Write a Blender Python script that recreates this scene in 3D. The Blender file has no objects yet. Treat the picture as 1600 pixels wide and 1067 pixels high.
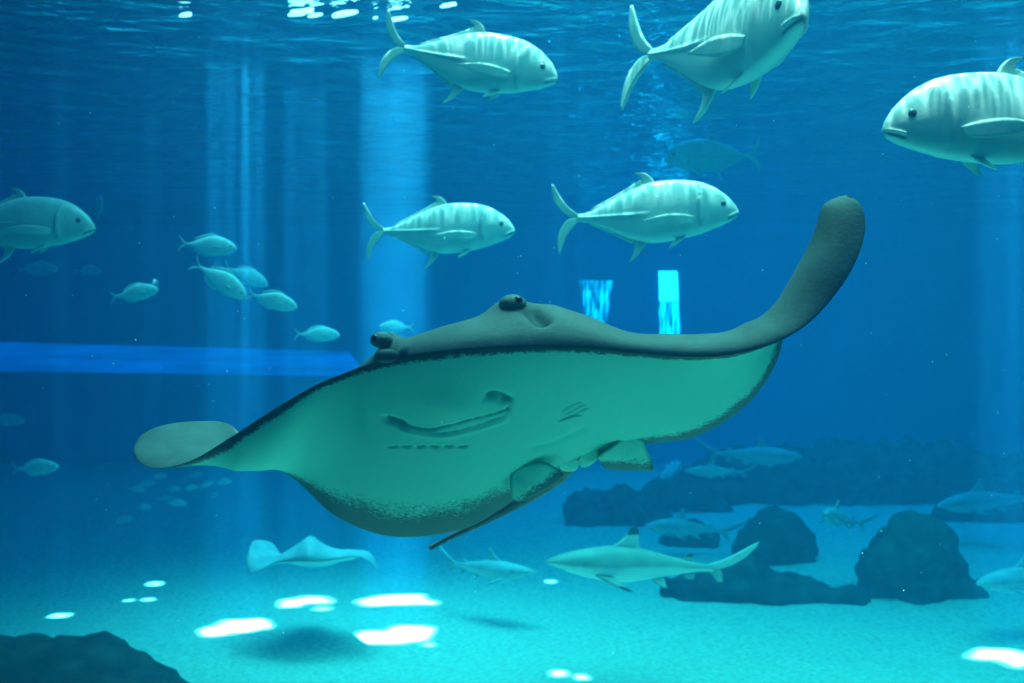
import bpy, bmesh, math, random
import numpy as np
from mathutils import Vector, Matrix, noise as mnoise
sc = bpy.context.scene
col = sc.collection

# ---------------------------------------------------------------- camera
F = 1600 * 35.0 / 36.0            # focal length in pixels of the 1600 px frame
CAMZ = 2.3                        # eye height above the sand
cd = bpy.data.cameras.new('camera'); cd.lens = 35; cd.sensor_width = 36
cd.dof.use_dof = True; cd.dof.focus_distance = 2.3; cd.dof.aperture_fstop = 4.5
cam = bpy.data.objects.new('camera', cd); col.objects.link(cam)
cam.location = (0, 0, CAMZ); cam.rotation_euler = (math.pi / 2, 0, 0)
sc.camera = cam
def P(px, py, Y):
    """a point seen at pixel (px, py) at distance Y in front of the camera"""
    return Vector(((px - 800) / F * Y, Y, CAMZ - (py - 533.5) / F * Y))

sc.view_settings.view_transform = 'Standard'; sc.view_settings.look = 'None'
sc.view_settings.gamma = 1; sc.view_settings.use_curve_mapping = False
sc.view_settings.exposure = 0.0
cy = sc.cycles
cy.use_denoising = True
cy.max_bounces = 8; cy.diffuse_bounces = 3; cy.glossy_bounces = 4; cy.transmission_bounces = 4
cy.volume_bounces = 3; cy.transparent_max_bounces = 8
cy.sample_clamp_indirect = 6.0; cy.caustics_reflective = False; cy.caustics_refractive = False

# ---------------------------------------------------------------- world and lamps
SURF = CAMZ + 2.2                 # height of the water surface
w = bpy.data.worlds.new('world'); sc.world = w; w.use_nodes = True
bg = w.node_tree.nodes['Background']; bg.inputs[0].default_value = (0.05, 0.36, 0.62, 1); bg.inputs[1].default_value = 1.9
def lamp(name, x, y, z, sx, sy, energy, color, spread=180, rot=(0, 0, 0)):
    l = bpy.data.lights.new(name, 'AREA'); l.shape = 'RECTANGLE'; l.size = sx; l.size_y = sy
    l.energy = energy; l.color = color; l.spread = math.radians(spread)
    o = bpy.data.objects.new(name, l); col.objects.link(o); o.location = (x, y, z); o.rotation_euler = rot
    return o
# daylight through the open roof above the tank
lamp('roof_daylight', 2.0, 5.2, SURF + 2.5, 6.4, 6, 680, (0.6, 1.0, 0.68), 92)
lamp('roof_daylight', 3.6, 14.0, SURF + 2.5, 6.5, 6, 420, (0.12, 0.62, 1.0), 120)
lamp('roof_opening', -1.4, 8.0, SURF + 1.2, 3.4, 2.2, 85, (0.7, 1.0, 0.85), 50)  # added soft fill that brightens the sand and water around the sunlit patches
# narrow sunbeams through the roof slats
BEAM = (3.0, 1.0, 0.85)
brnd = random.Random(11)
def beam(px, py, wpx, hpx, e, spread=2.0, slats=4):
    Y = CAMZ * F / (py - 533.5); x = (px - 800) / F * Y
    for k in range(slats):           # slats of slightly different length make a ragged patch
        wk = wpx * brnd.uniform(.7, 1.15); ck = px + wpx * brnd.uniform(-.16, .16); hk = hpx / slats
        pk = py - hpx / 2 + hk * (k + .5) - (ck - px) * .12
        Yk = CAMZ * F / (pk - 533.5); sx = wk / F * Yk; sy = hk / (pk - 533.5) * Yk
        lamp('sunbeam', (ck - 800) / F * Yk, Yk, SURF + 1.0, sx, sy, .85 * e * sx * sy, BEAM, spread)
beam(335, 989, 26, 12, 700); beam(360, 982, 22, 20, 500); beam(384, 980, 12, 18, 1300); beam(404, 977, 22, 14, 700)
beam(486, 938, 40, 8, 500); beam(456, 943, 22, 8, 700); beam(504, 951, 8, 4, 600)
beam(618, 940, 90, 14, 900)
beam(600, 996, 70, 14, 900); beam(640, 990, 64, 18, 900)
for q in ((872, 1052, 15, 8), (907, 1058, 14, 7), (861, 905, 12, 4), (241, 912, 16, 4), (200, 937, 10, 3), (233, 935, 16, 3), (95, 961, 24, 5), (672, 1006, 12, 3)):
    beam(*q, 260, 1.2, 1)
beam(1560, 1018, 70, 14, 600); beam(1590, 1028, 30, 14, 600)

# sunlight broken up by the waves: a wide bundle of nearly parallel light with a caustic pattern
def dappled(name, x, y, z, sx, sy, energy, color, spread):
    o = lamp(name, x, y, z, sx, sy, energy, color, spread); l = o.data; l.use_nodes = True; nt = l.node_tree
    em = nt.nodes['Emission']; g = nt.nodes.new('ShaderNodeNewGeometry'); mp = nt.nodes.new('ShaderNodeMapping')
    mp.inputs['Scale'].default_value = (sx, sy, 1)
    n = nt.nodes.new('ShaderNodeTexNoise'); n.inputs['Scale'].default_value = 1.5; n.inputs['Detail'].default_value = 2
    v = nt.nodes.new('ShaderNodeTexVoronoi'); v.feature = 'DISTANCE_TO_EDGE'; v.inputs['Scale'].default_value = 20
    mr = nt.nodes.new('ShaderNodeMapRange'); mr.inputs[1].default_value = .0; mr.inputs[2].default_value = .11; mr.inputs[3].default_value = 4.2; mr.inputs[4].default_value = .4
    ad = nt.nodes.new('ShaderNodeVectorMath'); ad.operation = 'ADD'
    L = nt.links.new; L(g.outputs['Parametric'], mp.inputs[0]); L(mp.outputs[0], n.inputs[0]); L(mp.outputs[0], ad.inputs[0]); L(n.outputs[1], ad.inputs[1])
    L(ad.outputs[0], v.inputs[0]); L(v.outputs['Distance'], mr.inputs[0]); L(mr.outputs[0], em.inputs[1])
    return o
dappled('dappled_sunlight', .9, 4.6, SURF + .6, 5.2, 3.6, 170, (1.7, 1.0, .8), 0.7)

# ---------------------------------------------------------------- materials
def new_mat(name):
    m = bpy.data.materials.new(name); m.use_nodes = True
    nt = m.node_tree; nt.nodes.clear()
    return m, nt, nt.nodes.new('ShaderNodeOutputMaterial')
def node(nt, t, **kw):
    n = nt.nodes.new(t)
    for k, v in kw.items():
        if k in n.inputs.keys() if isinstance(k, str) and hasattr(n, 'inputs') else False: n.inputs[k].default_value = v
        else: setattr(n, k, v)
    return n
def mat_noise(name, c1, c2, scale=8, rough=.7, bump=0.0, detail=6, spec=.3, stretch=(1, 1, 1), lo=.35, hi=.65, dist=.02):
    m, nt, out = new_mat(name); L = nt.links.new
    b = nt.nodes.new('ShaderNodeBsdfPrincipled'); L(b.outputs[0], out.inputs[0])
    b.inputs['Roughness'].default_value = rough; b.inputs['Specular IOR Level'].default_value = spec
    tc = nt.nodes.new('ShaderNodeTexCoord'); mp = nt.nodes.new('ShaderNodeMapping'); mp.inputs['Scale'].default_value = stretch
    L(tc.outputs['Object'], mp.inputs[0])
    n = nt.nodes.new('ShaderNodeTexNoise'); n.inputs['Scale'].default_value = scale; n.inputs['Detail'].default_value = detail
    L(mp.outputs[0], n.inputs[0])
    r = nt.nodes.new('ShaderNodeValToRGB'); r.color_ramp.elements[0].position = lo; r.color_ramp.elements[1].position = hi
    r.color_ramp.elements[0].color = (*c1, 1); r.color_ramp.elements[1].color = (*c2, 1)
    L(n.outputs[0], r.inputs[0]); L(r.outputs[0], b.inputs[0])
    if bump:
        bp = nt.nodes.new('ShaderNodeBump'); bp.inputs['Strength'].default_value = bump; bp.inputs['Distance'].default_value = dist
        L(n.outputs[0], bp.inputs['Height']); L(bp.outputs[0], b.inputs['Normal'])
    return m

def mesh_obj(name, verts, faces, mat=None, parent=None, smooth=True):
    me = bpy.data.meshes.new(name); me.from_pydata([tuple(v) for v in verts], [], faces)
    me.validate(); me.update()
    if smooth: me.polygons.foreach_set('use_smooth', [True] * len(me.polygons))
    if mat: me.materials.append(mat)
    o = bpy.data.objects.new(name, me); col.objects.link(o)
    if parent: o.parent = parent
    return o
def box(name, lo, hi, mat, parent=None):
    v = [(x, y, z) for x in (lo[0], hi[0]) for y in (lo[1], hi[1]) for z in (lo[2], hi[2])]
    f = [(0, 1, 3, 2), (4, 6, 7, 5), (0, 4, 5, 1), (2, 3, 7, 6), (0, 2, 6, 4), (1, 5, 7, 3)]
    return mesh_obj(name, v, f, mat, parent, False)
def structure(o): o['kind'] = 'structure'; return o
def tag(o, label, cat, group=None, kind=None):
    o['label'] = label; o['category'] = cat
    if group: o['group'] = group
    if kind: o['kind'] = kind
    return o

# ---------------------------------------------------------------- the tank
XL, XR, YN, YF = -11.5, 9.6, -2.0, 18.8
M_sand = mat_noise('sand', (.44, .45, .33), (.62, .63, .48), 26, .9, .35, 8, .1, dist=.03)
M_wall = mat_noise('tank_wall_paint', (.02, .24, .46), (.03, .28, .52), 1.2, .6, .1, 4, .2)
def grid_mesh(name, x0, x1, y0, y1, nx, ny, fz, mat):
    v = [(x0 + (x1 - x0) * i / nx, y0 + (y1 - y0) * j / ny) for j in range(ny + 1) for i in range(nx + 1)]
    v = [(x, y, fz(x, y)) for x, y in v]
    f = [(j * (nx + 1) + i, j * (nx + 1) + i + 1, (j + 1) * (nx + 1) + i + 1, (j + 1) * (nx + 1) + i) for j in range(ny) for i in range(nx)]
    return mesh_obj(name, v, f, mat)
def floor_z(x, y):
    return .05 * mnoise.noise(Vector((x * .45, y * .45, 0))) + .02 * mnoise.noise(Vector((x * 1.7, y * 1.7, 3))) + .008 * mnoise.noise(Vector((x * 6, y * 9, 3)))
structure(grid_mesh('floor', XL, XR, YN, YF, 220, 240, floor_z, M_sand))
structure(box('wall_back', (XL - .3, YF, -.5), (XR + .3, YF + .3, SURF + 1.2), M_wall))
structure(box('wall_left', (XL - .3, YN, -.5), (XL, YF, SURF + 1.2), M_wall))
structure(box('wall_right', (XR, YN, -.5), (XR + .3, YF, SURF + 1.2), M_wall))
structure(box('wall_front', (XL - .3, YN - .3, -.5), (XR + .3, YN, SURF + 1.2), M_wall))

# water body: a real scattering and absorbing volume
m, nt, out = new_mat('sea_water'); M_water = m
vs = nt.nodes.new('ShaderNodeVolumeScatter'); va = nt.nodes.new('ShaderNodeVolumeAbsorption'); ad = nt.nodes.new('ShaderNodeAddShader')
SS = (.001, .014, .027); SA = (.34, .075, .034)
d = max(SS); vs.inputs['Color'].default_value = (*[s / d for s in SS], 1); vs.inputs['Density'].default_value = d
vs.inputs['Anisotropy'].default_value = .3
d = max(SA) * 1.0; va.inputs['Color'].default_value = (*[1 - s / d for s in SA], 1); va.inputs['Density'].default_value = d
nt.links.new(vs.outputs[0], ad.inputs[0]); nt.links.new(va.outputs[0], ad.inputs[1]); nt.links.new(ad.outputs[0], out.inputs['Volume'])
wb = structure(box('water', (XL - .2, YN - .2, -.4), (XR + .2, YF + .2, SURF + .25), M_water))

# rippled surface seen from below
m, nt, out = new_mat('water_surface'); L = nt.links.new
tc = nt.nodes.new('ShaderNodeTexCoord')
n1 = nt.nodes.new('ShaderNodeTexNoise'); n1.inputs['Scale'].default_value = 2.4; n1.inputs['Detail'].default_value = 4; n1.inputs['Distortion'].default_value = .6
mp = nt.nodes.new('ShaderNodeMapping'); mp.inputs['Scale'].default_value = (.7, 1.2, 1); mp.inputs['Rotation'].default_value = (0, 0, .25)
L(tc.outputs['Object'], mp.inputs[0]); L(mp.outputs[0], n1.inputs[0])
bp = nt.nodes.new('ShaderNodeBump'); bp.inputs['Strength'].default_value = .6; bp.inputs['Distance'].default_value = .30
L(n1.outputs[0], bp.inputs['Height'])
fr = nt.nodes.new('ShaderNodeFresnel'); fr.inputs['IOR'].default_value = 1.33; L(bp.outputs[0], fr.inputs['Normal'])
gl = nt.nodes.new('ShaderNodeBsdfGlossy'); gl.inputs['Roughness'].default_value = .04; L(bp.outputs[0], gl.inputs['Normal'])
tr = nt.nodes.new('ShaderNodeBsdfTransparent'); mx = nt.nodes.new('ShaderNodeMixShader')
L(fr.outputs[0], mx.inputs[0]); L(tr.outputs[0], mx.inputs[1]); L(gl.outputs[0], mx.inputs[2]); L(mx.outputs[0], out.inputs[0])
def surf_z(x, y): return SURF + .012 * mnoise.noise(Vector((x * 1.1, y * 2.0, 7))) + .02 * mnoise.noise(Vector((x * .4, y * .7, 1)))
structure(grid_mesh('water_surface', XL, XR, YN, YF, 260, 300, surf_z, m))

# ---------------------------------------------------------------- the animals: skins
def skin_mat(name, top, belly, dark, rough=.55, spec=.35, patt=30, spots=None, bump=.0015):
    """one skin: vertex attributes say how far a point is belly, margin and crease"""
    m, nt, out = new_mat(name); L = nt.links.new
    b = nt.nodes.new('ShaderNodeBsdfPrincipled'); L(b.outputs[0], out.inputs[0])
    b.inputs['Roughness'].default_value = rough; b.inputs['Specular IOR Level'].default_value = spec
    def attr(n):
        a = nt.nodes.new('ShaderNodeAttribute'); a.attribute_name = n; return a.outputs['Fac']
    tc = nt.nodes.new('ShaderNodeTexCoord')
    def noise_tex(scale, detail=5, rough_=.6):
        n = nt.nodes.new('ShaderNodeTexNoise'); n.inputs['Scale'].default_value = scale; n.inputs['Detail'].default_value = detail
        n.inputs['Roughness'].default_value = rough_; L(tc.outputs['Object'], n.inputs[0]); return n.outputs[0]
    def math_(op, a, c, clamp=False):
        n = nt.nodes.new('ShaderNodeMath'); n.operation = op; n.use_clamp = clamp
        for k, x in enumerate((a, c)):
            if isinstance(x, (int, float)): n.inputs[k].default_value = x
            else: L(x, n.inputs[k])
        return n.outputs[0]
    def mix(fac, a, c):
        n = nt.nodes.new('ShaderNodeMix'); n.data_type = 'RGBA'
        L(fac, n.inputs[0])
        for k, x in ((6, a), (7, c)):
            if isinstance(x, tuple): n.inputs[k].default_value = (*x, 1)
            else: L(x, n.inputs[k])
        return n.outputs[2]
    n1 = noise_tex(patt); n2 = noise_tex(patt * 7, 3)
    mott = nt.nodes.new('ShaderNodeMapRange'); L(n1, mott.inputs[0]); mott.inputs[1].default_value = .3; mott.inputs[2].default_value = .7
    topc = mix(mott.outputs[0], tuple(c * .8 for c in top), tuple(min(1, c * 1.15) for c in top))
    # ragged border of the dark margin
    edge = math_('ADD', attr('margin'), math_('MULTIPLY', math_('SUBTRACT', n2, .5), .9), False)
    edge = math_('ADD', edge, math_('MULTIPLY', math_('SUBTRACT', n1, .5), .5), False)
    er = nt.nodes.new('ShaderNodeMapRange'); L(edge, er.inputs[0]); er.inputs[1].default_value = .30; er.inputs[2].default_value = .62
    bel = mix(er.outputs[0], belly, dark)
    c = mix(attr('belly'), topc, bel)
    c = mix(attr('crease'), c, dark)
    if spots: c = mix(attr('tip'), c, spots)
    L(c, b.inputs[0])
    bp = nt.nodes.new('ShaderNodeBump'); bp.inputs['Strength'].default_value = .5; bp.inputs['Distance'].default_value = bump
    L(n2, bp.inputs['Height']); L(bp.outputs[0], b.inputs['Normal'])
    return m
M_ray = skin_mat('ray_skin', (.175, .17, .15), (.25, .65, .48), (.04, .06, .06), .6, .25, 14, None, .0018)
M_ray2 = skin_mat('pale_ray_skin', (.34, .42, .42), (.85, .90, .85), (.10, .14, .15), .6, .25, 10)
M_eye_dark = mat_noise('eye_dark', (.004, .006, .008), (.01, .012, .015), 5, .12, 0, spec=.6)
M_tail = mat_noise('ray_tail_skin', (.05, .055, .06), (.09, .095, .09), 20, .6, .2)

def set_attr(o, name, arr):
    a = o.data.attributes.new(name, 'FLOAT', 'POINT'); a.data.foreach_set('value', np.asarray(arr, dtype=np.float32))

def crom(pts, n):
    """Catmull-Rom through rows of numbers, n samples, centripetal-ish by index"""
    pts = np.asarray(pts, float); k = len(pts)
    t = np.linspace(0, k - 1, n); i = np.clip(t.astype(int), 0, k - 2); f = (t - i)[:, None]
    p0 = pts[np.clip(i - 1, 0, k - 1)]; p1 = pts[i]; p2 = pts[i + 1]; p3 = pts[np.clip(i + 2, 0, k - 1)]
    return .5 * (2 * p1 + (p2 - p0) * f + (2 * p0 - 5 * p1 + 4 * p2 - p3) * f ** 2 + (3 * p1 - p0 - 3 * p2 + p3) * f ** 3)

def P_np(a):
    a = np.asarray(a, float)
    return np.stack([(a[..., 0] - 800) / F * a[..., 2], a[..., 2], CAMZ - (a[..., 1] - 533.5) / F * a[..., 2]], -1)
def to_px(p):
    return np.stack([p[..., 0] / p[..., 1] * F + 800, (CAMZ - p[..., 2]) / p[..., 1] * F + 533.5], -1)

def build_ray(name, stations, nu, nv, label, group=None, mat=None, margins=(.03, ([0, 1], [.06, .06])), deform=None, smooth_range=None):
    """stations, wing tip to wing tip: leading edge px,py,depth; trailing edge px,py,depth; camber, top and bottom thickness (m), hump position"""
    S = crom(stations, nu)
    Lp = P_np(S[:, 0:3]); Tp = P_np(S[:, 3:6]); cam_, tt, tb, vp = S[:, 6], np.maximum(S[:, 7], .002), np.maximum(S[:, 8], .002), S[:, 9]
    du = np.gradient((Lp + Tp) / 2, axis=0); ch = Tp - Lp
    N = np.cross(ch, du); N /= np.linalg.norm(N, axis=1)[:, None] + 1e-9
    # smooth the normals along the span
    for _ in range(nu // 7):
        N[1:-1] = (N[:-2] + 2 * N[1:-1] + N[2:]) / 4
    N /= np.linalg.norm(N, axis=1)[:, None]
    if N[nu // 2][2] < 0: N = -N
    v = np.linspace(0, 1, nv); v = v * v * (3 - 2 * v) * .5 + v * .5
    def prof(p):           # rounded nose, thin tail; peak at p
        k = np.log(.5) / np.log(np.clip(p, .12, .6))
        w = v[None, :] ** k[:, None]
        return np.sin(np.pi * w) ** .85
    pk = prof(vp)
    camb = np.sin(np.pi * v[None, :] ** .8)
    base = Lp[:, None] * (1 - v[None, :, None]) + Tp[:, None] * v[None, :, None]
    mid = base + (cam_[:, None] * camb)[..., None] * N[:, None]
    top = mid + (tt[:, None] * pk)[..., None] * N[:, None]
    bot = mid - (tb[:, None] * prof(vp * 0 + .38))[..., None] * N[:, None]
    if smooth_range:         # ease the twist where the wing turns up
        uu = np.linspace(0, 1, nu); wt = (np.clip(1 - np.abs(uu - smooth_range[0]) / smooth_range[1], 0, 1) ** .5)[1:-1, None, None]
        for arr in (top, bot):
            for _ in range(240): arr[1:-1] += wt * .25 * (arr[:-2] - 2 * arr[1:-1] + arr[2:])
    chord = np.linalg.norm(ch, axis=1)[:, None]
    dl = v[None, :] * chord; dt = (1 - v[None, :]) * chord
    u01 = np.linspace(0, 1, nu)[:, None]
    span = np.concatenate([[0], np.cumsum(np.linalg.norm(np.diff((Lp + Tp) / 2, axis=0), axis=1))])
    dtip = np.minimum(span, span[-1] - span)[:, None] + 0 * v[None, :]
    mg = np.maximum(np.clip(1 - dl / margins[0], 0, 1) ** .7, np.clip(1 - dt / np.interp(u01, *margins[1]), 0, 1) ** .7)
    mg = np.maximum(mg, np.clip(1 - dtip / .05, 0, 1))
    crease = np.zeros((2, nu, nv)); 
    if deform: top, bot, crease, mg = deform(top, bot, N, crease, mg)
    V = np.concatenate([top.reshape(-1, 3), bot.reshape(-1, 3)])
    # shared rim: bottom reuses the top's first and last column and the two tips
    idx = np.arange(nu * nv).reshape(nu, nv); idb = idx + nu * nv
    idb = idb.copy(); idb[:, 0] = idx[:, 0]; idb[:, -1] = idx[:, -1]; idb[0] = idx[0]; idb[-1] = idx[-1]
    faces = []
    for i in range(nu - 1):
        for j in range(nv - 1):
            faces.append((idx[i, j], idx[i, j + 1], idx[i + 1, j + 1], idx[i + 1, j]))
            q = (idb[i, j], idb[i + 1, j], idb[i + 1, j + 1], idb[i, j + 1])
            faces.append(q)
    used = np.zeros(len(V), bool); used[np.unique(np.array(faces))] = True
    remap = np.cumsum(used) - 1
    faces = [tuple(int(remap[k]) for k in f) for f in faces]
    belly = np.concatenate([np.zeros(nu * nv), np.ones(nu * nv)])[used]
    root = bpy.data.objects.new(name, None); col.objects.link(root)
    c = V[used].mean(0); root.location = c
    body = mesh_obj('body', V[used] - c, faces, mat or M_ray, root)
    set_attr(body, 'belly', belly); set_attr(body, 'margin', np.concatenate([mg.ravel(), mg.ravel()])[used])
    set_attr(body, 'crease', np.clip(crease.reshape(-1), 0, 1)[used])
    bm = bmesh.new(); bm.from_mesh(body.data); bmesh.ops.recalc_face_normals(bm, faces=bm.faces); bm.to_mesh(body.data); bm.free()
    tag(root, label, 'stingray', group)
    return root, c, top, bot, N

#  lead px, py, depth | trail px, py, depth | camber, top, bottom thickness, hump
RAY = [
 (209, 708, 2.56, 212, 692, 2.60, .000, .004, .004, .4),
 (218, 722, 2.53, 222, 679, 2.62, -.004, .008, .008, .4),
 (245, 732, 2.50, 252, 665, 2.66, -.010, .010, .010, .4),
 (300, 719, 2.46, 305, 658, 2.72, -.035, .012, .014, .4),
 (362, 682, 2.41, 360, 664, 2.80, -.084, .014, .016, .4),
 (425, 641, 2.37, 402, 712, 2.88, -.080, .016, .018, .4),
 (490, 603, 2.32, 462, 750, 2.94, -.040, .020, .022, .4),
 (545, 580, 2.27, 520, 803, 2.94, -.005, .030, .030, .38),
 (585, 566, 2.22, 590, 834, 2.92, .010, 0.115, .040, .22),
 (630, 555, 2.17, 660, 838, 2.90, .018, 0.107, .048, .23),
 (690, 547, 2.13, 735, 822, 2.87, .022, 0.1277, .052, .25),
 (760, 541, 2.12, 792, 788, 2.84, .026, 0.1477, .052, .27),
 (830, 538, 2.12, 850, 752, 2.82, .030, 0.172, .050, .28),
 (900, 540, 2.11, 930, 716, 2.78, .032, 0.128, .046, .28),
 (970, 546, 2.08, 1010, 694, 2.70, .032, 0.0673, .040, .27),
 (1040, 553, 2.04, 1080, 684, 2.60, .036, 0.062, .036, .27),
 (1105, 556, 2.00, 1145, 650, 2.50, .040, 0.054, .032, .28),
 (1165, 550, 1.97, 1198, 598, 2.38, 0.033, 0.048, .026, .30),
 (1212, 537, 1.95, 1226, 540, 2.28, 0.044, 0.044, .020, .34),
 (1245, 519, 1.94, 1222, 500, 2.21, .030, .040, .018, .38),
 (1272, 499, 1.94, 1219, 462, 2.13, .009, .028, .016, .40),
 (1310, 455, 1.94, 1250, 410, 2.08, .008, .026, .013, .45),
 (1340, 402, 1.95, 1272, 362, 2.05, .002, .020, .011, .45),
 (1352, 355, 1.97, 1285, 323, 2.05, .001, .016, .010, .45),
 (1346, 322, 1.99, 1306, 309, 2.05, .000, .011, .007, .45),
 (1330, 307, 2.01, 1322, 305, 2.04, .000, .004, .003, .45),
]
def ray_details(top, bot, N, crease, mg):
    pt, pb = to_px(top), to_px(bot)
    def nearest(arr, px, mask=None):
        d = np.linalg.norm(arr - np.array(px), axis=-1)
        if mask is not None:      # of the points close to the line of sight take the nearest one
            d = np.where(mask, d, 1e9); m_ = d < max(5, d.min() + 1); d = np.where(m_, d * .002 + top[..., 1], 1e9)
        return np.unravel_index(np.argmin(d), d.shape)
    nu, nv = pt.shape[:2]; vv = np.arange(nv)[None, :] / nv + 0 * pt[..., 0]
    front = vv < .42
    def bump(surf, arr, px, r, h, sgn, mask=None, crk=0, aniso=1.0, which=0, direction=None):
        i, j = nearest(arr, px, mask); c = surf[i, j].copy()
        d = np.linalg.norm(surf - c, axis=-1) / r
        w = np.exp(-d ** 2 * 1.5)
        dirn = N[i] * sgn if direction is None else np.array(direction)
        surf += (h * w)[..., None] * dirn
        if crk: crease[which] = np.maximum(crease[which], crk * np.exp(-d ** 2 * 3))
        return i, j, c
    # brow mounds over the eyes and hollow spiracles behind them
    bump(top, pt, (790, 476), .055, .022, 1, front)
    bump(top, pt, (805, 478), .021, .020, 1, front)
    bump(top, pt, (868, 476), .040, .008, 1, front)
    def top_groove(line, r, h, crk):
        P3 = crom(np.array([top[nearest(pt, q[:2], front)] for q in line]), 16)
        d = np.full(pt.shape[:2], 1e9)
        for q in P3: d = np.minimum(d, np.linalg.norm(top - q, axis=-1))
        top[:] = top - (h * np.exp(-(d / r) ** 2))[..., None] * N[:, None]
        crease[0] = np.maximum(crease[0], crk * np.exp(-(d / (r * 1.15)) ** 2))  # hollow also darkened in the colour, in place of shade
    top_groove([(829, 480), (846, 493)], .018, .030, 1.6)
    bump(top, pt, (594, 528), .034, .018, 1, front)
    bump(top, pt, (592, 524), .018, .014, 1, front)
    bump(top, pt, (605, 552), .022, .022, 1, front, .5, direction=(-.1, -.8, .45))
    top_groove([(612, 548), (628, 552)], .008, .008, .6)
    # mouth, nostrils, gills and folds, laid as lines on the belly
    def groove(line, r, h, crk=0.0, ridge=0.0):
        pts = crom(line, 40); P3 = []
        for q in pts:
            i, j = nearest(pb, q[:2]); P3.append(bot[i, j])
        P3 = np.array(P3)
        for _ in range(3): P3[1:-1] = (P3[:-2] + 2 * P3[1:-1] + P3[2:]) / 4
        d = np.full(pb.shape[:2], 1e9)
        for q in P3: d = np.minimum(d, np.linalg.norm(bot - q, axis=-1))
        Nn = N[:, None]
        bot[:] = bot + (h * np.exp(-(d / r) ** 2))[..., None] * Nn
        if crk: crease[1] = np.maximum(crease[1], crk * np.exp(-(d / (r * .8)) ** 2))  # shade in the grooves is put into the skin colour
    def swell(px, r, h):
        i, j = nearest(pb, px); c = bot[i, j].copy(); d = np.linalg.norm(bot - c, axis=-1) / r
        bot[:] = bot - (h * np.exp(-d ** 2))[..., None] * N[:, None]
    swell((705, 632), .075, .012)
    groove([(622, 664), (645, 668), (672, 671), (700, 664), (730, 654), (765, 648), (792, 640)], .0045, .006, .6)
    groove([(668, 672), (690, 677), (730, 668), (770, 656), (790, 648), (794, 640)], .003, .003, .35)
    groove([(640, 675), (690, 682), (740, 672), (785, 658)], .012, -.004)
    groove([(608, 657), (620, 660), (628, 664)], .013, .014, .55)
    groove([(768, 617), (782, 620), (792, 626)], .013, .014, .55)
    groove([(794, 626), (796, 634), (792, 642)], .004, .004, .3)
    for k in range(3):
        groove([(880 + 4 * k, 642 + 6 * k), (893 + 4 * k, 634 + 6 * k), (908 + 4 * k, 628 + 5 * k)], .0035, .004, .35)
    groove([(877, 657), (890, 651), (906, 649)], .004, .005, .4)
    for k in range(6):
        groove([(609 + 22 * k, 697 + (1 if k < 3 else 0)), (613 + 22 * k, 699), (619 + 22 * k, 697)], .0032, .004, .4)
    groove([(835, 700), (870, 690), (905, 672)], .02, .004)
    return top, bot, crease, mg
ray, rc, rtop, rbot, rN = build_ray('stingray', RAY, 420, 190,
    'large grey stingray with pale green belly and raised wing tips, gliding nearest in front', None, M_ray, (.028, ([0, .2, .3, .42, .48, .6, .72, 1], [.05, .10, .32, .26, .10, .10, .12, .06])), ray_details, (.76, .10))

def sheet(name, outline, parent, origin, mat, thick=.004, n=26, bulge=0.0, margin_side=None, ctr=None):
    """closed outline of 3-D points -> a fan-gridded flap with real thickness"""
    o3 = np.asarray(outline, float); k = len(o3)
    o3 = np.concatenate([o3, o3[:1]])
    d = crom(np.concatenate([o3[-3:-1], o3, o3[1:3]]), (k + 4) * 6)
    d = crom(np.concatenate([o3[-2:-1], o3, o3[1:2]]), (k + 2) * 6 + 1)[6:-6][:-1]
    c = np.mean(d, 0) if ctr is None else np.asarray(ctr)
    m_ = len(d); rings = 7
    nrm = np.zeros(3)
    for i in range(m_): nrm += np.cross(d[i] - c, d[(i + 1) % m_] - c)
    nrm /= np.linalg.norm(nrm)
    V = []; mg = []
    for s in (1, -1):
        for r in range(rings + 1):
            f = r / rings
            for i in range(m_):
                p = c + (d[i] - c) * f + nrm * (s * thick * math.sqrt(max(0, 1 - f * f)) * .5 + bulge * (1 - f * f))
                V.append(p - origin); mg.append(f)
    F_ = []
    for s in range(2):
        b = s * (rings + 1) * m_
        for r in range(rings):
            for i in range(m_):
                a0 = b + r * m_ + i; a1 = b + r * m_ + (i + 1) % m_; b0 = a0 + m_; b1 = a1 + m_
                F_.append((a0, b0, b1, a1) if s == 0 else (a0, a1, b1, b0))
    o = mesh_obj(name, V, F_, mat, parent)
    bm = bmesh.new(); bm.from_mesh(o.data); lay = None
    bmesh.ops.remove_doubles(bm, verts=bm.verts, dist=1e-6); bmesh.ops.recalc_face_normals(bm, faces=bm.faces)
    bm.to_mesh(o.data); bm.free()
    return o
def fin_attrs(o, lead_dir=None, belly=1.0, margin_fn=None):
    n = len(o.data.vertices); co = np.empty(n * 3, np.float32); o.data.vertices.foreach_get('co', co); co = co.reshape(-1, 3)
    set_attr(o, 'belly', np.full(n, belly)); set_attr(o, 'crease', np.zeros(n))
    set_attr(o, 'margin', margin_fn(co) if margin_fn else np.zeros(n))
def px_outline(pts): return P_np(np.array(pts, float))

rl = np.array(rc)
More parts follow.
